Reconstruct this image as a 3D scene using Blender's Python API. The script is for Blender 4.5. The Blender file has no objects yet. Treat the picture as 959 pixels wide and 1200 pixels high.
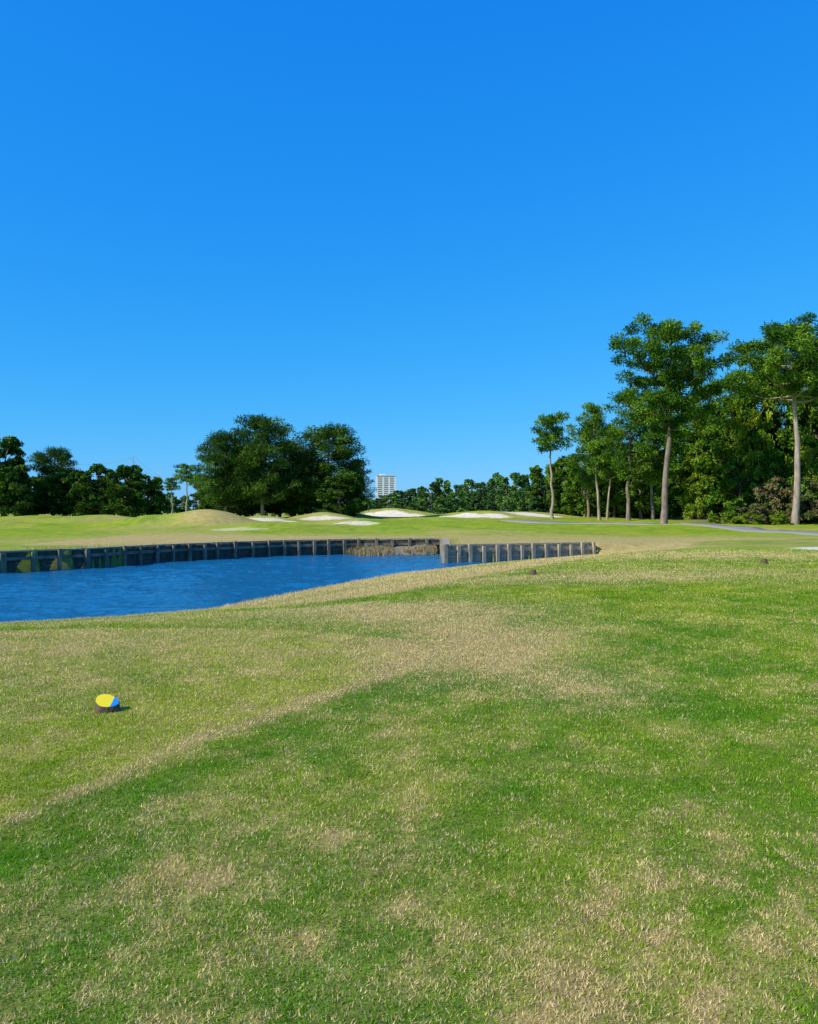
import bpy, math, numpy as np
from mathutils import Vector, Matrix
S = bpy.context.scene
F = 960.0; CAMZ = 1.7; WATER = -0.9
def X(u, y): return (u-479.5)/F*y          # bearing -> world x at distance y

# ---------------------------------------------------------------- noise
def _h(ix, iy, s):
    a = (ix.astype(np.int64)*374761393 + iy.astype(np.int64)*668265263 + s*1274126177) & 0xffffffff
    a = ((a ^ (a >> 13))*1103515245) & 0xffffffff
    a = ((a ^ (a >> 16))*2246822519) & 0xffffffff
    return ((a ^ (a >> 15)) & 0xffffff)/float(0xffffff)
def vn(x, y, s=0):
    ix = np.floor(x); iy = np.floor(y); fx = x-ix; fy = y-iy
    fx = fx*fx*(3-2*fx); fy = fy*fy*(3-2*fy)
    a=_h(ix,iy,s); b=_h(ix+1,iy,s); c=_h(ix,iy+1,s); d=_h(ix+1,iy+1,s)
    return (a*(1-fx)+b*fx)*(1-fy)+(c*(1-fx)+d*fx)*fy
def fbm(x, y, s=0, o=3):
    t=0; a=1; n=0
    for i in range(o):
        t = t+a*vn(x*2**i+17.3*i, y*2**i-9.1*i, s+i*7); n+=a; a*=0.55
    return t/n
def sst(a,b,x):
    t=np.clip((x-a)/(b-a),0,1); return t*t*(3-2*t)

# ---------------------------------------------------------------- terrain
EX,EY=10.2,45.3
SH = np.array([(-34,14),(-26,15.5),(-18,17),(-13,18),(-9.45,18.9),(-7.5,19.9),(-5.6,21.3),(-4.5,24.2),(-3.2,27.7),(-1.7,31.2),(-0.1,35.2),(1.9,38.6),(5,41),(8,43.3),(EX,EY)],float)
WL = np.array([(EX,EY),(6,43.6),(1.8,42),(2.0,47),(2.1,52),(-3.1,50.8),(-7.5,48.6),(-10.6,45.2),(-13,42),(-14.9,37.8),(-17.3,34.9),(-21,31),(-27,28),(-34,24),(-34,14)],float)
POLY = np.vstack([SH, WL[1:-1]])
BAND = np.array([(-3.6,17.5),(-2.0,20),(-0.1,23),(2.3,27),(5.2,31),(8.3,35.5),(12.2,42),(15,47)],float)
def dline(px,py,L):
    d=np.full(px.shape,1e9)
    for (ax,ay),(bx,by) in zip(L[:-1],L[1:]):
        vx,vy=bx-ax,by-ay
        t=np.clip(((px-ax)*vx+(py-ay)*vy)/(vx*vx+vy*vy),0,1)
        d=np.minimum(d,np.hypot(px-ax-t*vx,py-ay-t*vy))
    return d
def inpoly(px,py,P):
    r=np.zeros(px.shape,bool); n=len(P)
    for i in range(n):
        ax,ay=P[i]; bx,by=P[(i+1)%n]
        r^=((ay>py)!=(by>py))&(px<(bx-ax)*(py-ay)/((by-ay) if by!=ay else 1e-9)+ax)
    return r
def inside(px,py): return inpoly(px,py,POLY)
MOUNDS=[(-19,78,1.5,4.2,3.6),(-25.5,80,0.85,3.6,3),(-33,88,0.95,5,4),(-12.5,70,0.65,4.0,3.2),(-16,90,0.85,4,3),(-9.5,96,1.15,4.2,3.2),(-3,128,1.35,7,3.6),(-10,116,1.0,5,3.2),(10,120,1.0,6.5,3.6),(19,124,0.85,6,3.6),(2,108,0.45,5,3),(-45,100,0.5,10,6),(5,60,0.22,5,4),(-40,76,0.35,7,4),(-5,83,0.6,4,3.2)]
def base(x,y):
    z=np.interp(y,[0,55,85,150,300,6000],[0,0.04,0.5,1.1,1.45,1.45])
    for mx,my,h,sx,sy in MOUNDS:
        z=z+h*np.exp(-((x-mx)/sx)**2-((y-my)/sy)**2)
    w=sst(54,70,y)*(1-sst(140,300,y))
    z=z+w*0.5*(fbm(x/7,y/6,3)-0.5)
    z=z+0.05*(fbm(x/4,y/4,5)-0.5)*sst(3,12,y)
    z=z+0.16*sst(6,14,x)*sst(14,22,y)*(1-sst(35,50,y))
    return z
def ground(x,y,full=False):
    ds=dline(x,y,SH); dw=dline(x,y,WL); ins=inside(x,y); b=base(x,y)
    line=42+(x-1.8)*((EY-42)/(EX-1.8))
    wd=0.1+np.clip(x-EX,0,50)*0.7
    north=np.where(x>1.8, sst(-wd,wd,y-line), (y>40).astype(float))
    f=1-np.exp(-ds/3.3); f=f*(0.6+0.4*sst(0,9,ds))
    zb=-0.93+(b+0.93)*np.clip(f*1.02,0,1)
    z=b*north+zb*(1-north)
    zw=-0.06; k=np.exp(-dw/2.0)*north      # backfill behind the bulkhead
    z=z*(1-k)+zw*k
    cut=((1-sst(0.05,0.33,dw)))*(north>0.5)
    z=z*(1-cut)+(-1.9)*cut
    deep=-0.93-1.0*sst(0,2.5,ds)
    z=np.where(ins,np.where(dw<0.6,-1.9,deep),z)
    if full: return z,ds,dw,ins,north
    return z
def gz(x,y): return float(ground(np.array([x],float),np.array([y],float))[0])

G_DEEP=np.array([0.118,0.300,0.012]); G_LIME=np.array([0.43,0.51,0.022]); TAN=np.array([0.66,0.49,0.17]); SAND=np.array([0.80,0.69,0.50]); STRAW=np.array([0.84,0.69,0.36])
LINE=np.array([(-2.9,3.6),(-2.07,4.73),(-1.7,5.83),(-0.71,7.6),(-0.15,8.6),(0.12,9.6),(-0.1,10.8),(-1.2,11.8),(-4,12.2)],float)
LOBE=np.array([(-9,3.6),(-2.9,3.6),(-2.07,4.73),(-1.7,5.83),(-0.71,7.6),(-0.15,8.6),(0.12,9.6),(-0.1,10.8),(-1.2,11.8),(-4,12.2),(-9,12.6)],float)
def ell(x,y,cx,cy,rx,ry): return np.exp(-((x-cx)/rx)**2-((y-cy)/ry)**2)
BUNK=[(-3.5,124.0,6.4,1.9,1),(4.0,121.5,3.0,1.2,.9),(9.5,116.3,5.0,1.6,1),(18,120.4,4.6,1.5,1),(-9.5,92.6,3.8,1.4,.8),(-15.5,86.9,3.2,1.2,.75),(-10,112.6,3.8,1.3,.95),(-13.5,66.9,2.4,0.8,.4),(-5,79.8,2.6,1.0,.75)]
def surf(x,y,ds,north):
    """returns dryness 0..1, lime 0..1, sand 0..1"""
    wx=x+0.5*(fbm(x*0.9,y*0.9,21)-0.5)*np.clip(y/6,0.3,3); wy=y+0.8*(fbm(x*0.9,y*0.9,22)-0.5)*np.clip(y/6,0.3,3)
    big=fbm(x*0.45,y*0.35,31); mid=fbm(x*1.9,y*1.6,32); fine=fbm(x*8,y*7,33); ff=fbm(x*24,y*20,34)
    dl=dline(wx*0.25+x*0.75,wy*0.25+y*0.75,LINE); lobe=inpoly(wx*0.25+x*0.75,wy*0.25+y*0.75,LOBE)
    d=0.06+0.12*sst(0.45,0.75,big)+0.14*sst(0.5,0.7,mid)
    d=np.where(lobe,0.13+0.22*sst(5,11,y)+0.16*sst(0.45,0.7,mid)+0.22*sst(-2,-5,x),d)
    d=d+0.74*np.exp(-(dl/(0.03+0.011*y))**2)*(y<11)*(0.6+0.9*(fine-0.2))*sst(3.2,5.0,y)
    d=d+0.82*ell(wx,wy,0.9,10.4,1.25,2.3)+0.55*ell(wx,wy,0.1,14.5,2.3,2.3)+0.34*ell(wx,wy,1.7,8.0,0.7,0.9)
    d=d+0.55*ell(wx,wy,-4,14.6,5,1.5)+0.68*ell(wx,wy,5.0,21.8,6.0,2.0)+0.45*ell(wx,wy,11,30,5,2.5)
    bw=2.8+1.6*sst(22,36,y)
    d=d+0.9*np.exp(-(ds/bw)**2)*(1-north)
    db=dline(wx*0.3+x*0.7,wy*0.3+y*0.7,BAND); d=d+0.95*np.exp(-(db/1.25)**4)*sst(16,22,y)
    near=1-sst(3.2,5.5,y)
    sm=sst(0.54,0.70,ff)
    d=d+near*(0.07+0.30*sm+0.44*sst(0.55,0.69,fine)*sst(0.40,0.60,mid))
    d=d+(0.28*sst(0.54,0.68,fine)+0.14*sm)*(1-sst(7,16,y))
    # darker band of turf just outside the mowing line
    dk=np.exp(-((dl-0.5)/0.45)**2)*(~lobe)*(y<9.5)
    d=d-0.06*dk-0.10*ell(wx,wy,3,6.5,2.2,2.6)
    d=np.where((north<.5)&(y>24),d+0.10+0.25*sst(0.4,0.6,fbm(x*0.4,y*0.15,40)),d)
    nn=fbm(x*0.12,y*0.10,35)
    dn=0.08+0.42*sst(0.45,0.65,nn)
    dn=dn+0.75*(1-sst(52,61,y+0.1*x+3*(nn-.5)))*(x>-20)
    dn=dn+0.50*ell(x,y,-19,75,6,5)+0.5*ell(x,y,-12,94,8,5)+0.45*ell(x,y,-31,84,6,3)
    dn=dn-0.5*sst(64,72,y+0.15*x)*(x>-4)*(1-sst(100,116,y)) - 0.7*ell(x,y,-34,62,13,14)
    dn=np.where(y>60,dn+0.35*ell(x,y,32,72,9,7),dn)
    d=np.where((north>0.5)&(y>41),dn,d)
    d=d+0.20*(fine-0.5)+0.16*(mid-0.5)+0.2*(ff-0.5)*(y<12)
    lime=np.clip(0.36+0.9*(fbm(x*0.6,y*0.5,50)-0.5)+0.9*(mid-0.5)+0.7*(fine-.5)+0.50*lobe*(y<13)+0.32*(north>0.5)*(y>41)-0.10*(x>1)*(y<9)-0.22*dk+0.08*sst(10,20,y),0,1)
    s=np.zeros(x.shape)
    jx=x+3.0*(fbm(x*.4,y*.4,60)-.5); jy=y+1.6*(fbm(x*.5,y*.4,61)-.5)
    for bx,by,rx,ry,w_ in BUNK:
        s=np.maximum(s,w_*(1-sst(0.8,1.1,((jx-bx)/rx)**2+((jy-by)/ry)**2)))
    s=np.maximum(s,0.9*(1-sst(0.8,1.1,((jx-18.0)/2.0)**2+((jy-34.0)/2.0)**2)))
    return np.clip(d,0,1),lime,s

def mkmesh(name, V, Fc, mats, mi=None, col=None, smooth=False):
    me=bpy.data.meshes.new(name); V=np.asarray(V,np.float32); Fc=np.asarray(Fc,np.int32); k=Fc.shape[1]
    me.vertices.add(len(V)); me.vertices.foreach_set('co',V.ravel())
    me.loops.add(Fc.size); me.loops.foreach_set('vertex_index',Fc.ravel())
    me.polygons.add(len(Fc)); me.polygons.foreach_set('loop_start',np.arange(0,Fc.size,k,dtype=np.int32))
    me.polygons.foreach_set('loop_total',np.full(len(Fc),k,np.int32))
    for m in mats: me.materials.append(m)
    if mi is not None: me.polygons.foreach_set('material_index',np.asarray(mi,np.int32))
    me.update(calc_edges=True)
    if smooth is True: me.polygons.foreach_set('use_smooth',np.ones(len(Fc),bool))
    elif smooth is not False: me.polygons.foreach_set('use_smooth',np.asarray(smooth,bool))
    if col is not None:
        a=me.color_attributes.new('Col','FLOAT_COLOR','POINT')
        c=np.ones((len(V),4),np.float32); c[:,:3]=col; a.data.foreach_set('color',c.ravel())
    return me
def add(name, me, loc=(0,0,0), rz=0, sc=(1,1,1), parent=None):
    o=bpy.data.objects.new(name,me); S.collection.objects.link(o); o.location=loc; o.rotation_euler=(0,0,rz); o.scale=sc
    if parent: o.parent=parent
    return o

# ---------------------------------------------------------------- materials
def newmat(n):
    m=bpy.data.materials.new(n); m.use_nodes=True; nt=m.node_tree
    b=nt.nodes['Principled BSDF']; return m,nt,b
def noise(nt,scale,detail=4,rough=0.6,vec=None):
    n=nt.nodes.new('ShaderNodeTexNoise'); n.inputs['Scale'].default_value=scale; n.inputs['Detail'].default_value=detail; n.inputs['Roughness'].default_value=rough
    if vec is None:
        g=nt.nodes.new('ShaderNodeNewGeometry'); vec=g.outputs['Position']
    nt.links.new(vec,n.inputs['Vector']); return n
def mapr(nt,src,a,b,c,d):
    m=nt.nodes.new('ShaderNodeMapRange'); m.inputs[1].default_value=a; m.inputs[2].default_value=b; m.inputs[3].default_value=c; m.inputs[4].default_value=d
    nt.links.new(src,m.inputs[0]); return m.outputs[0]
def vmul(nt,col,fac):
    m=nt.nodes.new('ShaderNodeVectorMath'); m.operation='SCALE'; nt.links.new(col,m.inputs[0]); nt.links.new(fac,m.inputs['Scale']); return m.outputs[0]
def bump(nt,b,h,strength,dist):
    n=nt.nodes.new('ShaderNodeBump'); n.inputs['Strength'].default_value=strength; n.inputs['Distance'].default_value=dist
    nt.links.new(h,n.inputs['Height']); nt.links.new(n.outputs[0],b.inputs['Normal'])
def mat_ground():
    m,nt,b=newmat('turf_ground'); at=nt.nodes.new('ShaderNodeAttribute'); at.attribute_name='Col'
    n1=noise(nt,14,5,0.75); n2=noise(nt,2.2,4,0.6)
    f=mapr(nt,n1.outputs[0],0.3,0.7,0.58,1.38); c=vmul(nt,at.outputs['Color'],f)
    f2=mapr(nt,n2.outputs[0],0.3,0.7,0.80,1.18); c=vmul(nt,c,f2)
    mx=nt.nodes.new('ShaderNodeMix'); mx.data_type='RGBA'
    n3=noise(nt,6,6,0.85); fr=mapr(nt,n3.outputs[0],0.54,0.68,0,0.45); nt.links.new(fr,mx.inputs[0])
    nt.links.new(c,mx.inputs[6])
    hs=nt.nodes.new('ShaderNodeMix'); hs.data_type='RGBA'; hs.inputs[0].default_value=0.5
    nt.links.new(c,hs.inputs[6]); hs.inputs[7].default_value=(0.5,0.42,0.16,1); nt.links.new(hs.outputs[2],mx.inputs[7])
    nt.links.new(mx.outputs[2],b.inputs['Base Color']); b.inputs['Roughness'].default_value=0.95; b.inputs['Specular IOR Level'].default_value=0.1
    bump(nt,b,n1.outputs[0],0.6,0.03); return m
def mat_leaf(name,trans=0.3):
    m,nt,b=newmat(name); at=nt.nodes.new('ShaderNodeAttribute'); at.attribute_name='Col'
    out=nt.nodes['Material Output']; nt.nodes.remove(b)
    d=nt.nodes.new('ShaderNodeBsdfDiffuse'); t=nt.nodes.new('ShaderNodeBsdfTranslucent'); mx=nt.nodes.new('ShaderNodeMixShader'); mx.inputs[0].default_value=trans
    nt.links.new(at.outputs['Color'],d.inputs[0]); nt.links.new(at.outputs['Color'],t.inputs[0])
    nt.links.new(d.outputs[0],mx.inputs[1]); nt.links.new(t.outputs[0],mx.inputs[2]); nt.links.new(mx.outputs[0],out.inputs[0]); return m
def mat_noisy(name,c1,c2,scale,rough=0.9,bs=0.5,bd=0.02,stretch=(1,1,1)):
    m,nt,b=newmat(name); tc=nt.nodes.new('ShaderNodeNewGeometry'); mp=nt.nodes.new('ShaderNodeMapping'); mp.inputs['Scale'].default_value=stretch
    nt.links.new(tc.outputs['Position'],mp.inputs[0]); n=noise(nt,scale,5,0.65,mp.outputs[0])
    r=nt.nodes.new('ShaderNodeValToRGB'); r.color_ramp.elements[0].position=0.3; r.color_ramp.elements[1].position=0.7
    r.color_ramp.elements[0].color=(*c1,1); r.color_ramp.elements[1].color=(*c2,1)
    nt.links.new(n.outputs[0],r.inputs[0]); nt.links.new(r.outputs[0],b.inputs['Base Color']); b.inputs['Roughness'].default_value=rough
    bump(nt,b,n.outputs[0],bs,bd); return m
M_G=mat_ground(); M_BL=mat_leaf('grass_blade',0.3); M_LF=mat_leaf('leaves',0.16)
M_BARK=mat_noisy('bark',(0.12,0.085,0.06),(0.34,0.26,0.19),3,0.95,0.8,0.05,(1,1,0.35))
M_BARKL=mat_noisy('pale_bark',(0.20,0.15,0.11),(0.46,0.37,0.29),3,0.95,0.8,0.05,(1,1,0.35))
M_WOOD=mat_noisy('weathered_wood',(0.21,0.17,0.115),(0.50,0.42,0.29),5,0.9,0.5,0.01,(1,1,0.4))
M_WOODM=mat_noisy('mid_wood',(0.08,0.065,0.045),(0.30,0.25,0.17),2.2,0.9,0.5,0.01,(1,1,1.0))  # mid-dark timber for the left wall's posts and rail
M_WOODD=mat_noisy('dark_shaded_wood',(0.025,0.022,0.017),(0.11,0.09,0.06),4,0.85,0.5,0.01,(1,1,0.4))  # dark planks, with the left wall's shade also put into the colour
M_ASPH=mat_noisy('asphalt',(0.22,0.205,0.175),(0.31,0.285,0.245),12,0.95,0.4,0.01)

# ---------------------------------------------------------------- ground sheet
def steps(segs):
    out=[segs[0][0]]
    for a,b,s in segs: out+=list(np.linspace(a,b,max(2,int(round((b-a)/s))+1))[1:])
    return np.array(out)
xs=steps([(-6000,-600,900),(-600,-120,40),(-120,-60,2.5),(-60,-36,0.7),(-36,14,0.2),(14,60,0.6),(60,120,2.5),(120,600,40),(600,6000,900)])
ys=steps([(-3000,-20,300),(-20,2,2),(2,14,0.25),(14,54,0.2),(54,135,0.5),(135,300,4),(300,900,50),(900,6000,850)])
gx,gy=np.meshgrid(xs,ys); px=gx.ravel(); py=gy.ravel()
z,ds,dw,ins,north=ground(px,py,True)
d,lime,sd=surf(px,py,ds,north)
far=sst(22,34,py)
green=G_DEEP+(G_LIME-G_DEEP)*lime[:,None]
col=green+(TAN-green)*d[:,None]
under=0.54+0.18*far
col=col*under[:,None]
col=col+(SAND-col)*sd[:,None]
col=np.where((ins|(z<-1.0))[:,None],np.array([0.06,0.06,0.04]),col)
pst=sst(0,6,px-(27+ (py-80)*0.1))*sst(82,90,py)*(py<250)
col=col+(np.array([0.22,0.15,0.07])-col)*(pst*0.75)[:,None]
nx=len(xs); ny=len(ys); I=np.arange(nx*ny).reshape(ny,nx)
Fq=np.stack([I[:-1,:-1],I[:-1,1:],I[1:,1:],I[1:,:-1]],-1).reshape(-1,4)
add('ground',mkmesh('ground',np.stack([px,py,z],1),Fq,[M_G],None,col,True))

# ---------------------------------------------------------------- turf blades (one object)
rng=np.random.default_rng(7)
NB=1100000; t=rng.random(NB); a=0.42
y0,y1=1.9,34.0
by=(y0**a+t*(y1**a-y0**a))**(1/a); bx=(rng.random(NB)*2-1)*(0.56*by+0.6)
bz,ds,dw,ins,north=ground(bx,by,True)
k=(~ins)&(bz>-0.9); bx,by,bz,ds,north=[q[k] for q in (bx,by,bz,ds,north)]
d,lime,sd=surf(bx,by,ds,north); k=sd<0.4; bx,by,bz,ds,north,d,lime=[q[k] for q in (bx,by,bz,ds,north,d,lime)]
n=len(bx); r=rng.random((n,8))
dry=r[:,0]<np.clip(d*1.02+0.02,0,0.93)
lm=np.clip(lime+0.6*(r[:,1]-0.5),0,1)[:,None]
c=G_DEEP+(G_LIME-G_DEEP)*lm
dc=TAN+(STRAW-TAN)*r[:,2:3]
c=np.where(dry[:,None],dc,c)*(0.62+0.76*r[:,3:4])
hv=0.7+0.6*fbm(bx*6,by*6,71)
L=(0.009+0.012*r[:,4]**1.5)*hv*(1+0.07*by)*(1+1.6*np.exp(-(ds/1.2)**2)); Wd=(0.0026+0.0013*r[:,5])*(1+0.15*by)
ang=r[:,6]*2*np.pi; tilt=0.15+1.05*r[:,7]; tilt=np.where(dry,tilt*1.1,tilt)
dx=np.cos(ang)*np.sin(tilt); dy=np.sin(ang)*np.sin(tilt); dz=np.cos(tilt)
sa=rng.random(n)*2*np.pi; sx=np.cos(sa)*Wd/2; sy=np.sin(sa)*Wd/2
P=np.stack([bx,by,bz-0.001],1)
V=np.empty((n,3,3)); V[:,0]=P+np.stack([sx,sy,0*sx],1); V[:,1]=P-np.stack([sx,sy,0*sx],1); V[:,2]=P+np.stack([dx*L,dy*L,dz*L],1)
add('grass',mkmesh('grass',V.reshape(-1,3),np.arange(n*3).reshape(-1,3),[M_BL],None,np.repeat(c,3,0)))

# ---------------------------------------------------------------- water
m,nt,b=newmat('pond_water'); b.inputs['Base Color'].default_value=(0.008,0.13,0.27,1); b.inputs['Roughness'].default_value=0.08; b.inputs['IOR'].default_value=1.33
g=nt.nodes.new('ShaderNodeNewGeometry'); mp=nt.nodes.new('ShaderNodeMapping'); mp.inputs['Scale'].default_value=(0.8,1.4,1); mp.inputs['Rotation'].default_value=(0,0,0.3); nt.links.new(g.outputs['Position'],mp.inputs[0])
n2=noise(nt,7,3,0.6,mp.outputs[0]); bump(nt,b,n2.outputs[0],1.0,0.10)
wxs=np.arange(-35,12.6,0.12); wys=np.arange(12,53,0.12); wx_,wy_=np.meshgrid(wxs,wys); wx_=wx_.ravel(); wy_=wy_.ravel()
wz=WATER+0.11*(fbm(wx_*1.0+wy_*0.3,wy_*1.8-wx_*0.2,81,4)-0.5)+0.05*(vn(wx_*0.5,wy_*0.8,88)-0.5)
I=np.arange(len(wxs)*len(wys)).reshape(len(wys),len(wxs))
add('pond_water',mkmesh('pond_water',np.stack([wx_,wy_,wz],1),np.stack([I[:-1,:-1],I[:-1,1:],I[1:,1:],I[1:,:-1]],-1).reshape(-1,4),[m],None,None,True))

# ---------------------------------------------------------------- builder
class MB:
    def __init__(s): s.V=[];s.F=[];s.M=[];s.C=[];s.S=[];s.n=0
    def put(s,V,Fc,m=0,col=(1,1,1),sm=False):
        V=np.asarray(V,float); Fc=np.asarray(Fc,int)
        s.V.append(V); s.F.append(Fc+s.n); s.M.append(np.full(len(Fc),m)); s.S.append(np.full(len(Fc),sm))
        c=np.asarray(col,float); s.C.append(np.broadcast_to(c,(len(V),3)) if c.ndim==1 else c); s.n+=len(V)
    def box(s,c,d,u=(1,0),z0=0,z1=1,m=0,rx=0):
        ux,uy=u; vx,vy=-uy,ux; h,w=d[0]/2,d[1]/2
        P=[]
        for zz in (z0,z1):
            for a,b_ in ((-h,-w),(h,-w),(h,w),(-h,w)): P.append((c[0]+ux*a+vx*b_,c[1]+uy*a+vy*b_,zz))
        s.put(P,[(0,3,2,1),(4,5,6,7),(0,1,5,4),(1,2,6,5),(2,3,7,6),(3,0,4,7)],m)
    def tube(s,P,R,k=7,m=0):
        P=np.asarray(P,float); R=np.asarray(R,float); T=np.gradient(P,axis=0); T/=np.linalg.norm(T,axis=1)[:,None]+1e-9
        ref=np.where(np.abs(T[:,2:3])>0.9,np.array([[1.,0,0]]),np.array([[0,0,1.]]))
        A=np.cross(T,ref); A/=np.linalg.norm(A,axis=1)[:,None]+1e-9; B=np.cross(T,A)
        th=np.arange(k)*2*np.pi/k
        V=P[:,None]+R[:,None,None]*(A[:,None]*np.cos(th)[None,:,None]+B[:,None]*np.sin(th)[None,:,None])
        I=np.arange(len(P)*k).reshape(-1,k); J=np.roll(I,-1,1)
        s.put(V.reshape(-1,3),np.stack([I[:-1],J[:-1],J[1:],I[1:]],-1).reshape(-1,4),m,sm=True)
    def arr(s): return np.vstack(s.V),np.vstack(s.F),np.concatenate(s.M),np.vstack(s.C),np.concatenate(s.S)
    def mesh(s,name,mats):
        V,Fc,M,C,Sm=s.arr(); return mkmesh(name,V,Fc,mats,M,C,Sm)

# ---------------------------------------------------------------- bulkhead
def bulkhead(name,pts,mats,sp=0.85,seed=1):
    r=np.random.default_rng(seed); mb=MB(); pts=[np.array(p,float) for p in pts]
    for a,b_ in zip(pts[:-1],pts[1:]):
        L=np.linalg.norm(b_-a); u=(b_-a)/L; nrm=np.array([-u[1],u[0]])
        mid=(a+b_)/2
        if not inpoly(np.array([mid[0]+nrm[0]*0.15]),np.array([mid[1]+nrm[1]*0.15]),POLY)[0]: nrm=-nrm
        zz=-1.5
        while zz<-0.06:
            h=min(0.2,-0.04-zz); off=r.uniform(-0.01,0.01)
            c=mid-nrm*(0.06+off); mb.box(c,(L+0.02,0.06),u,zz,zz+h-0.012,1); zz+=h
        c=mid-nrm*0.18; mb.box(c,(L+0.1,0.34),u,-0.035,0.03,0)
        k=max(1,int(L/sp))
        for i in range(k+1):
            p=a+u*(L*i/k+r.uniform(-0.08,0.08))+nrm*0.07; w=r.uniform(0.12,0.19)
            mb.box(p,(w,0.16),u,-1.6,r.uniform(-0.10,0.07),2)
        c=mid+nrm*0.015; mb.box(c,(L,0.07),u,-0.38,-0.24,2)
    return add(name,mb.mesh(name,mats))
bulkhead('wooden_bulkhead',[(EX,EY),(6,43.6),(1.8,42),(2.0,47),(2.1,52)],[M_WOOD,M_WOOD,M_WOOD],0.7,1)
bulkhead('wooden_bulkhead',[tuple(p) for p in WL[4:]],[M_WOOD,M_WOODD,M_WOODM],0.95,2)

# ---------------------------------------------------------------- muddy reed bank in the bay
def tufts(name,x,y,z,hmin,hmax,cols,seed,w=0.03,tilt=0.7):
    r=np.random.default_rng(seed); nn=len(x)
    a=r.random(nn)*6.28; ti=r.random(nn)*tilt; h=hmin+(hmax-hmin)*r.random(nn)
    P=np.stack([x,y,z],1); D=np.stack([np.cos(a)*np.sin(ti),np.sin(a)*np.sin(ti),np.cos(ti)],1)*h[:,None]
    sa=r.random(nn)*6.28; Sd=np.stack([np.cos(sa),np.sin(sa),0*sa],1)*w/2
    V=np.stack([P+Sd,P-Sd,P+D],1).reshape(-1,3); cols=np.array(cols); c=cols[r.integers(0,len(cols),nn)]*(0.6+0.7*r.random((nn,1)))
    return add(name,mkmesh(name,V,np.arange(nn*3).reshape(-1,3),[M_LF],None,np.repeat(c,3,0)))
M_MUD=mat_noisy('mud',(0.12,0.10,0.06),(0.30,0.24,0.15),5,0.95,1.0,0.05)
mx_=np.linspace(-4.2,1.75,60); my_=np.linspace(-2.2,0.05,14); V=[]
for j,oy in enumerate(my_):
    for i,x in enumerate(mx_):
        e=min(1,(i)/14.0)*1.0; t_=j/13.0
        yb=50.8+(x+3.1)*0.23-0.12
        V.append((x,yb+oy*(0.4+0.6*e),WATER-0.25+ t_*(0.62*e+0.1)+0.22*(float(vn(np.array([x*1.7]),np.array([oy*2]),5)[0])-0.5)))
I=np.arange(60*14).reshape(14,60)
add('mud_bank',mkmesh('mud_bank',V,np.stack([I[:-1,:-1],I[:-1,1:],I[1:,1:],I[1:,:-1]],-1).reshape(-1,4),[M_MUD],None,None,True))
nn=3600; x=rng.uniform(-3.9,1.7,nn); tt=rng.random(nn); y=50.7+(x+3.1)*0.23-2.0*tt*np.clip((x+4.2)/1.4,0.3,1)
kk=fbm(x*1.3,y*1.3,77)>0.42; x=x[kk]; y=y[kk]; tt=tt[kk]
tufts('reeds',x,y,WATER-0.05+0.40*(1-tt),0.08,0.40,[(0.42,0.31,0.15),(0.33,0.25,0.12),(0.22,0.22,0.07),(0.5,0.4,0.22)],5,0.05,1.1)
px_=[];py_=[]
for (a0,b0) in zip(WL[:-3],WL[1:-2]):
    L=np.hypot(*(b0-a0)); k_=int(L*60); t_=rng.random(k_); q=a0+(b0-a0)*t_[:,None]; u_=(b0-a0)/L; nr=np.array([-u_[1],u_[0]]); mid=(a0+b0)/2
    if inpoly(np.array([mid[0]+nr[0]*0.15]),np.array([mid[1]+nr[1]*0.15]),POLY)[0]: nr=-nr
    q=q+nr*(0.36+0.5*rng.random(k_)[:,None]**2); px_.append(q[:,0]); py_.append(q[:,1])
x=np.concatenate(px_); y=np.concatenate(py_); k_=fbm(x*0.8,y*0.8,90)>0.42; x=x[k_]; y=y[k_]
tufts('rough_grass',x,y,ground(x,y)-0.02,0.06,0.22,[TAN*0.8,STRAW*0.7,G_LIME*0.8],6,0.03,0.9)

# ---------------------------------------------------------------- cart path
def ribbon(name,pts,w,mat,lift=0.03):
    P=np.array(pts,float)
    tt=np.linspace(0,len(P)-1,160); q=np.stack([np.interp(tt,np.arange(len(P)),P[:,i]) for i in (0,1)],1)
    for _ in range(12): q[1:-1]=(q[:-2]+2*q[1:-1]+q[2:])/4
    T=np.gradient(q,axis=0); T/=np.linalg.norm(T,axis=1)[:,None]; Nn=np.stack([-T[:,1],T[:,0]],1)
    cols=[]
    for s,dz in ((-0.5,-0.12),(-0.49,0),(-0.17,0.01),(0.17,0.01),(0.49,0),(0.5,-0.12)):
        e=q+Nn*w*s; zz=ground(e[:,0],e[:,1])+lift+dz; cols.append(np.stack([e[:,0],e[:,1],zz],1))
    V=np.stack(cols,1); k=V.shape[1]; I=np.arange(len(q)*k).reshape(-1,k)
    Fc=np.stack([I[:-1,:-1],I[1:,:-1],I[1:,1:],I[:-1,1:]],-1).reshape(-1,4)[:,::-1]
    add(name,mkmesh(name,V.reshape(-1,3),Fc,[mat],None,None,False))
ribbon('cart_path',[(42,34),(37,42),(32.5,50),(29.8,58),(28.8,66),(28.6,73),(27.5,78.5),(23.5,82),(17,88),(12,96)],3.2,M_ASPH,0.06)

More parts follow.
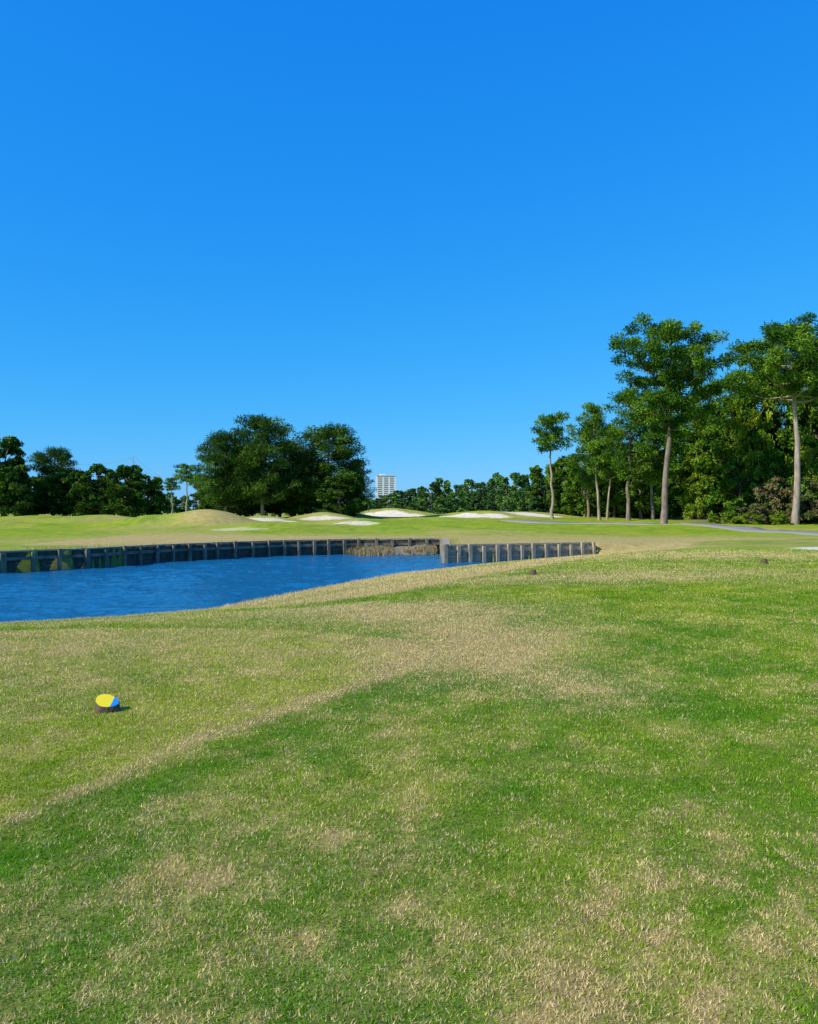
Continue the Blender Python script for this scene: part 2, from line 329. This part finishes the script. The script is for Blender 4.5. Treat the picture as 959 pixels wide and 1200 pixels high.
# ---------------------------------------------------------------- trees
def P3(*a): return [tuple(v) for v in a]
PINE=P3((0.05,0.125,0.014),(0.085,0.185,0.016),(0.145,0.27,0.024))
OAK=P3((0.04,0.10,0.012),(0.07,0.155,0.016),(0.14,0.25,0.024))
DARK=P3((0.03,0.076,0.013),(0.048,0.11,0.016),(0.09,0.17,0.02))
YEL=P3((0.19,0.28,0.02),(0.25,0.32,0.03),(0.13,0.23,0.02))
BRN=P3((0.17,0.15,0.06),(0.12,0.15,0.04),(0.23,0.19,0.08))
def puffs(mb,C,R,per,ll,lw,pal,r,flat=0.65,m=1,needle=False):
    C=np.asarray(C); R=np.asarray(R); k=len(C); idx=np.repeat(np.arange(k),per); n=len(idx)
    D=r.normal(size=(n,3)); D/=np.linalg.norm(D,axis=1)[:,None]
    rad=r.random(n)**0.45
    P=C[idx]+D*(rad*R[idx])[:,None]*np.array([1,1,flat])
    # leaf facing roughly outward from its clump, so clumps have a sunny and a shaded side
    Nn=D*0.9+r.normal(size=(n,3))*0.55+np.array([0,0,0.3]); Nn/=np.linalg.norm(Nn,axis=1)[:,None]
    Dn=np.cross(Nn,r.normal(size=(n,3)))+D*(0.55 if needle else 0.25); Dn/=np.linalg.norm(Dn,axis=1)[:,None]+1e-9
    Sd=np.cross(Dn,Nn); Sd/=np.linalg.norm(Sd,axis=1)[:,None]+1e-9
    l=ll*(0.6+0.8*r.random(n))[:,None]; w=lw*(0.6+0.8*r.random(n))[:,None]/2
    e=0.35 if needle else 0.7
    V=np.stack([P-Sd*w*e,P+Sd*w*e,P+Dn*l+Sd*w,P+Dn*l-Sd*w],1).reshape(-1,3)
    pal=np.array(pal); pi=r.integers(0,len(pal),k)[idx]; c=pal[pi]*(0.72+0.56*r.random((n,1)))*(0.75+0.5*r.random(k))[idx][:,None]
    mb.put(V,np.arange(n*4).reshape(-1,4),m,np.repeat(c,4,0))
def pine(seed,H=20,W=12,c0=0.5,nb=34,per=150,pal=PINE,lean=0.3,tr=0.32,leaf=(0.34,0.11),prof=None,pr=1.0):
    r=np.random.default_rng(seed); mb=MB()
    zz=np.linspace(-0.3,H*0.96,12); sw=np.cumsum(r.normal(size=(12,2))*0.12,axis=0)+np.linspace(0,1,12)[:,None]*np.array([lean,0]); sw[0]=0
    R=tr*(1-0.8*(np.clip(zz,0,H)/H)); R[0]*=1.3
    mb.tube(np.stack([sw[:,0],sw[:,1],zz],1),R,8,0)
    C=[];RR=[]
    if prof is None: prof=([0,0.15,0.45,0.75,1.0],[0.45,0.8,1.0,0.8,0.25])
    for i in range(nb):
        t=(i+r.random())/nb; h=H*(c0+(1-c0)*t*0.97); a=i*2.4+r.uniform(-0.5,0.5)
        ln=W/2*np.interp(t,*prof)*r.uniform(0.55,1.1)
        o=np.array([np.interp(h,zz,sw[:,0]),np.interp(h,zz,sw[:,1]),h-ln*0.12])
        d_=np.array([math.cos(a),math.sin(a),r.uniform(0.0,0.4)]); e=o+d_*ln
        mp=o+d_*ln*0.5+np.array([0,0,-0.1*ln]); rb=0.10*(1-t*0.6)*tr/0.32
        mb.tube([o,mp,e],[rb,rb*0.7,rb*0.25],4,0)
        for s in np.linspace(0.4,1.0,max(2,int(ln/1.3)+1)):
            side=np.array([-d_[1],d_[0],0])*r.normal()*0.16*ln
            C.append(o+d_*ln*s+side+np.array([0,0,r.uniform(-0.1,0.5)])); RR.append(r.uniform(0.6,1.15)*pr*(0.75+0.25*W/12))
    C.append(np.array([sw[-1,0],sw[-1,1],H*0.97])); RR.append(0.8*pr)
    puffs(mb,C,RR,per,leaf[0],leaf[1],pal,r,0.6,needle=True); return mb
def oak(seed,H=12,W=10,c0=0.12,lobes=16,pp=16,per=60,pal=OAK,leaf=(0.3,0.2),tr=0.3,low=False):
    r=np.random.default_rng(seed); mb=MB(); zz=np.linspace(-0.3,H*0.7,8); sw=np.cumsum(r.normal(size=(8,2))*0.15,axis=0); sw[0]=0
    mb.tube(np.stack([sw[:,0],sw[:,1],zz],1),tr*(1-0.85*np.clip(zz,0,H)/H),7,0)
    C=[];RR=[]
    for i in range(lobes):
        t=(i+0.5)/lobes; h=H*(c0+(0.92-c0)*t); env=W/2*math.sqrt(max(0.05,1-abs((t-0.40)/0.68)**2.2))
        a=i*2.4+r.uniform(-.6,.6); q=env*r.uniform(0.35,0.78); R0=W*0.5*r.uniform(0.26,0.44)*(1-0.35*t)
        cc=np.array([q*math.cos(a),q*math.sin(a),min(h,H-R0*0.75)])
        mb.tube([(sw[4,0],sw[4,1],min(cc[2]*0.75,H*0.6)),cc*np.array([.5,.5,.9]),cc],[0.12*tr/.3,0.08*tr/.3,0.03*tr/.3],4,0)
        for j in range(pp):
            D=r.normal(size=3); D/=np.linalg.norm(D); D[2]=abs(D[2])*1.0 if r.random()<0.65 else D[2]
            C.append(cc+D*R0*r.uniform(0.55,1.05)*np.array([1,1,0.85])); RR.append(R0*r.uniform(0.26,0.46))
    puffs(mb,C,RR,per,leaf[0],leaf[1],pal,r,0.75); return mb
MT=[M_BARK,M_LF]
meshes={}
def reg(key,mb,H,W,mats=MT): meshes[key]=(mb.mesh(key,mats),H,W,mb)
BROAD=([0,0.2,0.5,0.75,0.9,1],[0.3,0.75,0.75,1.0,0.85,0.45])
reg('pA',pine(11,20,12,0.46,40,220,PINE,0.2,0.36,pr=0.95,prof=BROAD),20,12)
reg('pB',pine(23,20,12,0.62,32,220,PINE,-0.6,0.36,pr=1.05),20,12,[M_BARKL,M_LF])
reg('p1',pine(31,16,7.5,0.42,32,130,PINE,0.3,0.24,pr=1.0),16,7.5,[M_BARKL,M_LF])
reg('p2',pine(32,16,7.0,0.35,34,130,PINE,-0.3,0.24,pr=1.05),16,7.0)
reg('p3',pine(33,13,5.6,0.66,18,110,PINE,0.2,0.2,pr=0.75),13,5.6,[M_BARKL,M_LF])
DENSE=([0,0.15,0.4,0.7,0.88,1],[0.7,0.95,1.0,0.95,0.75,0.45])
reg('bp1',pine(41,14,9,0.16,70,120,DARK,0.2,0.28,pr=1.2,prof=DENSE),14,9)
reg('bp2',pine(42,14,9,0.08,74,120,DARK,-0.2,0.28,pr=1.25,prof=DENSE),14,9)
for i,(pal) in enumerate([OAK,OAK,DARK,DARK,YEL,PINE]):
    reg('o%d'%(i+1),oak(60+i,12,10,0.08,20,17,60,pal),12,10)
reg('sh1',oak(80,3,3.4,0.1,10,9,60,OAK,(0.16,0.10),0.06),3,3.4)
reg('sh2',oak(81,3,3.4,0.1,10,9,60,BRN,(0.16,0.08),0.06),3,3.4)
reg('sh3',oak(82,3,3.4,0.1,10,9,60,YEL,(0.16,0.08),0.06),3,3.4)
NAME={'p':'pine_tree','b':'pine_tree','o':'oak_tree','s':'shrub'}
r=np.random.default_rng(99)
def place(key,u,y,topv,wpx,rz=None):
    me,H0,W0,_=meshes[key]; x=X(u,y); g=gz(x,y); H=(600-topv)*y/F+CAMZ-g; W=wpx*y/F
    add(NAME[key[0]],me,(x,y,g-0.05),r.uniform(0,6.28) if rz is None else rz,(W/W0,W/W0,H/H0))
T=[('pA',778,85,385,136,0.0),('pB',932,83,381,150,0.0),
 ('p3',648,112,487,56),('p1',703,104,474,56),('p2',737,98,456,74),('p1',712,110,500,44),('p2',765,100,480,64),
 ('p2',690,118,500,52),('p1',835,100,446,84),('p2',862,96,436,74),('p1',905,102,420,90),('p2',960,98,400,90),('p1',1000,92,395,100),('p2',1050,95,400,100),('pA',1110,86,390,130),
 ('o1',662,132,535,56),('o2',685,126,533,60),('o6',720,124,525,60),('o1',752,118,518,74),('o2',800,112,498,84),('o3',836,104,480,90),
 ('o5',882,95,450,66),('o6',850,98,498,84),('o2',915,97,470,90),('o1',955,95,450,90),('o1',1000,92,460,110),('o6',1060,95,450,120),('o3',1120,92,455,130),('o2',1180,95,450,130),
 ('o5',822,99,530,54),('o6',790,108,543,64),('o2',905,91,528,64),('o5',948,90,518,60),('o1',870,93,538,64),
 ('o3',700,135,560,64),('o3',740,130,560,74),('o3',780,126,555,74),('o2',640,150,546,54),
 # centre group
 ('bp1',262,108,508,66),('bp1',308,108,489,80),('bp2',345,114,518,64),('bp1',387,110,499,82),('bp2',414,112,540,44),('o3',362,112,543,60),('bp2',280,114,528,66),('o4',398,107,556,66),('o4',250,120,558,48),('o3',328,118,556,60),('o3',294,116,560,50),
 ('p3',218,165,545,34),('p3',202,172,560,24),('p3',232,160,556,24),
 # left group
 ('o3',3,112,512,84),('o4',-45,112,505,90),('bp1',62,118,526,56),('o4',34,120,556,56),('o4',86,116,549,56),('o3',116,112,544,62),('o4',148,110,543,62),('o1',174,114,556,50),('o3',-100,108,500,90),('o4',60,124,556,66),('o3',18,110,545,60),('o4',100,120,560,60),('o3',135,118,562,60),
 ('sh1',870,86,585,50),('sh2',905,86,560,60),('sh2',945,84,565,66),('sh3',858,84,598,26),('sh1',925,87,560,60),('sh2',885,84,590,44),('sh1',975,84,560,80),('sh3',915,82.5,598,30),('sh2',1020,84,565,80),('sh3',838,86,603,22),('sh3',880,82.5,600,30),
]
for t_ in T: place(*t_)

# distant woods, merged
def line(name,items,seed):
    r=np.random.default_rng(seed); out=MB()
    pool=[]
    for i,pal in enumerate([OAK,DARK,OAK,PINE]):
        hz=[tuple(np.array(c)*np.array([1.0,1.0,1.35])+np.array([0.010,0.014,0.016])) for c in pal]  # bluish distance haze mixed into the leaf colours
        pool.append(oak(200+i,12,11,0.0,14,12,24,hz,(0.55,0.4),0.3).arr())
    for u,y,tv,wpx in items:
        V,Fc,M,C,Sm=pool[r.integers(0,4)]; x=X(u,y); g=gz(x,y); H=(600-tv)*y/F+CAMZ-g; W=wpx*y/F; a=r.uniform(0,6.28)
        V2=V*np.array([W/11,W/11,H/12]); ca,sa=math.cos(a),math.sin(a)
        V2=np.stack([V2[:,0]*ca-V2[:,1]*sa+x,V2[:,0]*sa+V2[:,1]*ca+y,V2[:,2]+g-0.2],1)
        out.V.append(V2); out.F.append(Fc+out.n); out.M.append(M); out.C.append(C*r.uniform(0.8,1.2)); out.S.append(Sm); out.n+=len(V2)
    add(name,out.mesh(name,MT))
it=[]
sk_u=[-400,-100,0,150,185,240,300,430,445,480,515,545,575,600,640,700,900,1400]; sk_v=[560,560,570,572,578,578,575,580,574,566,555,563,556,550,552,540,520,500]
for u in np.arange(-400,1400,17):
    tv=np.interp(u,sk_u,sk_v)+r.uniform(-2,7); it.append((u+r.uniform(-4,4),r.uniform(235,275),tv,r.uniform(30,46)))
for u in np.arange(430,640,15):
    it.append((u,r.uniform(200,225),np.interp(u,[430,520,560,640],[586,580,572,566])+r.uniform(-4,4),r.uniform(26,38)))
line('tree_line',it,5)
it=[]
for u in np.arange(640,1400,26): it.append((u,r.uniform(128,150),np.interp(u,[640,800,960],[560,525,490])+r.uniform(-8,8),62))
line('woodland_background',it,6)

# ---------------------------------------------------------------- hotel tower
def tower():
    root=bpy.data.objects.new('hotel_tower',None); S.collection.objects.link(root)
    y=1300; x=X(451.5,y); root.location=(x,y,0); root.rotation_euler=(0,0,0.18)
    Mw=mat_noisy('stucco',(0.76,0.75,0.72),(0.84,0.83,0.80),0.2,0.9,0.0)
    Mg,nt,b=newmat('tower_glass'); b.inputs['Base Color'].default_value=(0.25,0.30,0.36,1); b.inputs['Roughness'].default_value=0.2
    mb=MB(); H=58.5
    mb.box((0,0),(27,14),(1,0),0,H,0); mb.box((-4,0),(8,9),(1,0),H,H+3.2,0)
    for xx in (-14.2,-4.6,4.8,14.2): mb.box((xx,-7.6),(2.9,2.2),(1,0),0,H+0.8,0)
    for f in range(19):
        z=2+f*3.0
        for xx,w in ((-9.4,6.6),(0.1,6.4),(9.5,6.4)): mb.box((xx,-8.1),(w,1.6),(1,0),z,z+1.35,0)
    mb.box((0,-8.2),(32,3.0),(1,0),H+0.9,H+1.6,0)
    add('walls',mb.mesh('walls',[Mw]),parent=root)
    g=MB()
    for f in range(19):
        z=3.4+f*3.0
        for xx,w in ((-9.4,6.4),(0.1,6.2),(9.5,6.2)): g.box((xx,-7.15),(w,0.2),(1,0),z,z+1.5,0)
    add('windows',g.mesh('windows',[Mg]),parent=root)
tower()

# ---------------------------------------------------------------- utility poles and wires
Mst=mat_noisy('galvanised',(0.3,0.3,0.3),(0.4,0.4,0.4),1)
tops=[]
for u,y,tv in ((86,390,541),(156,400,533),(186,410,556)):
    mb=MB(); x=X(u,y); H=(600-tv)*y/F
    mb.tube([(0,0,-1),(0,0,H*0.5),(0,0,H)],[0.24,0.18,0.12],6)
    for k_ in (0.80,0.88,0.96): mb.box((0,0),(3.0,0.14),(1,0),H*k_,H*k_+0.14)
    add('utility_pole',mb.mesh('utility_pole',[Mst]),(x,y,1.4)); tops.append((x,y,1.4+H))
mb=MB()
for k_ in (0.80,0.96):
    for s in (-1.4,1.4):
        for (a,b_) in zip(tops[:-1],tops[1:]):
            t_=np.linspace(0,1,10)[:,None]; A=np.array([a[0]+s,a[1],1.4+(a[2]-1.4)*k_]); B=np.array([b_[0]+s,b_[1],1.4+(b_[2]-1.4)*k_])
            P=A+(B-A)*t_; P[:,2]-=1.2*4*(t_*(1-t_))[:,0]; mb.tube(P,np.full(10,0.035),4)
add('power_lines',mb.mesh('power_lines',[Mst]))

# ---------------------------------------------------------------- tee markers
def mk_marker():
    M1=mat_noisy('marker_bark',(0.06,0.04,0.028),(0.20,0.14,0.09),40,0.95,1.0,0.01)
    M2,nt,b=newmat('marker_paint'); tc=nt.nodes.new('ShaderNodeTexCoord'); sp=nt.nodes.new('ShaderNodeSeparateXYZ'); nt.links.new(tc.outputs['Object'],sp.inputs[0])
    nn=noise(nt,60,3,0.6,tc.outputs['Object']); s=mapr(nt,nn.outputs[0],0,1,-0.006,0.006)
    ad=nt.nodes.new('ShaderNodeMath'); nt.links.new(sp.outputs[0],ad.inputs[0]); nt.links.new(s,ad.inputs[1])
    gt=nt.nodes.new('ShaderNodeMath'); gt.operation='GREATER_THAN'; nt.links.new(ad.outputs[0],gt.inputs[0]); gt.inputs[1].default_value=0.045
    mx=nt.nodes.new('ShaderNodeMix'); mx.data_type='RGBA'; nt.links.new(gt.outputs[0],mx.inputs[0]); mx.inputs[6].default_value=(0.92,0.72,0.01,1); mx.inputs[7].default_value=(0.02,0.26,0.70,1)
    nt.links.new(mx.outputs[2],b.inputs['Base Color']); b.inputs['Roughness'].default_value=0.45
    k=36; V=[];Fc=[];mi=[]
    rg=np.random.default_rng(3); jit=1+0.05*np.sin(np.arange(k)*2*np.pi/k*3+1)+0.02*rg.normal(size=k)
    def topz(x,y): return 0.088-0.22*x+0.42*y
    rings=[(1.03,'b'),(1.05,0.4),(1.0,0.93),(0.965,1.0),(0.6,1.0),(0.2,1.0)]
    for rr,q in rings:
        for i in range(k):
            a=2*np.pi*i/k; x=0.098*jit[i]*rr*math.cos(a); y=0.08*jit[i]*rr*math.sin(a); tz=topz(x,y)
            zz=-0.02 if q=='b' else (tz*q if q<1 else tz+0.002*(rr<0.97)); V.append((x,y,zz))
    for l in range(len(rings)-1):
        for i in range(k): Fc.append((l*k+i,l*k+(i+1)%k,(l+1)*k+(i+1)%k,(l+1)*k+i)); mi.append(0 if l<3 else 1)
    me=bpy.data.meshes.new('tee_marker'); V.append((0,0,topz(0,0)+0.002))
    for i in range(k): Fc.append(((len(rings)-1)*k+i,(len(rings)-1)*k+(i+1)%k,len(V)-1)); mi.append(1)
    me.from_pydata(V,[],Fc); me.materials.append(M1); me.materials.append(M2); me.polygons.foreach_set('material_index',mi); me.update(); return me
mm=mk_marker()
for u,y,rz in ((125,6.95,0.0),(625,22.8,2.6),(896,25.0,2.4)):
    x=X(u,y); add('tee_marker',mm,(x,y,gz(x,y)+(0.0 if y<10 else 0.03)),rz)

# ---------------------------------------------------------------- light, sky, camera
sd_=Vector((-0.86,-0.50,0)).normalized(); EL=math.radians(38)
sun=bpy.data.lights.new('sun','SUN'); sun.energy=5.0; sun.angle=math.radians(0.5); sun.color=(1.0,0.93,0.80)
so=bpy.data.objects.new('sun',sun); S.collection.objects.link(so)
tos=Vector((sd_.x*math.cos(EL),sd_.y*math.cos(EL),math.sin(EL))); so.rotation_euler=tos.to_track_quat('Z','Y').to_euler(); so.location=(-30,-20,40)
w=bpy.data.worlds.new('World'); S.world=w; w.use_nodes=True; nt=w.node_tree; bg=nt.nodes['Background']
sk=nt.nodes.new('ShaderNodeTexSky'); sk.sky_type='NISHITA'; sk.sun_disc=False; sk.sun_elevation=EL; sk.sun_rotation=math.atan2(sd_.x,sd_.y); sk.air_density=1.0; sk.dust_density=0.2; sk.ozone_density=3.0; sk.altitude=0
ST=0.12
sep=nt.nodes.new('ShaderNodeSeparateColor'); cmb=nt.nodes.new('ShaderNodeCombineColor'); nt.links.new(sk.outputs[0],sep.inputs[0])
for i,(a_,p_) in enumerate(((0.36,1.60),(0.66,0.62),(1.06,0.22))):     # saturated blue grade of the sky, per channel
    m1=nt.nodes.new('ShaderNodeMath'); m1.operation='MULTIPLY'; nt.links.new(sep.outputs[i],m1.inputs[0]); m1.inputs[1].default_value=ST
    m2=nt.nodes.new('ShaderNodeMath'); m2.operation='POWER'; nt.links.new(m1.outputs[0],m2.inputs[0]); m2.inputs[1].default_value=p_
    m3=nt.nodes.new('ShaderNodeMath'); m3.operation='MULTIPLY'; nt.links.new(m2.outputs[0],m3.inputs[0]); m3.inputs[1].default_value=a_/ST
    nt.links.new(m3.outputs[0],cmb.inputs[i])
nt.links.new(cmb.outputs[0],bg.inputs['Color']); bg.inputs['Strength'].default_value=ST
cam=bpy.data.cameras.new('camera'); cam.sensor_fit='HORIZONTAL'; cam.sensor_width=36; cam.lens=36.0; cam.clip_end=12000; cam.clip_start=0.05
co=bpy.data.objects.new('camera',cam); S.collection.objects.link(co); co.location=(0,0,CAMZ); co.rotation_euler=(math.radians(90),0,0); S.camera=co
S.view_settings.view_transform='Standard'; S.view_settings.look='None'; S.view_settings.exposure=0
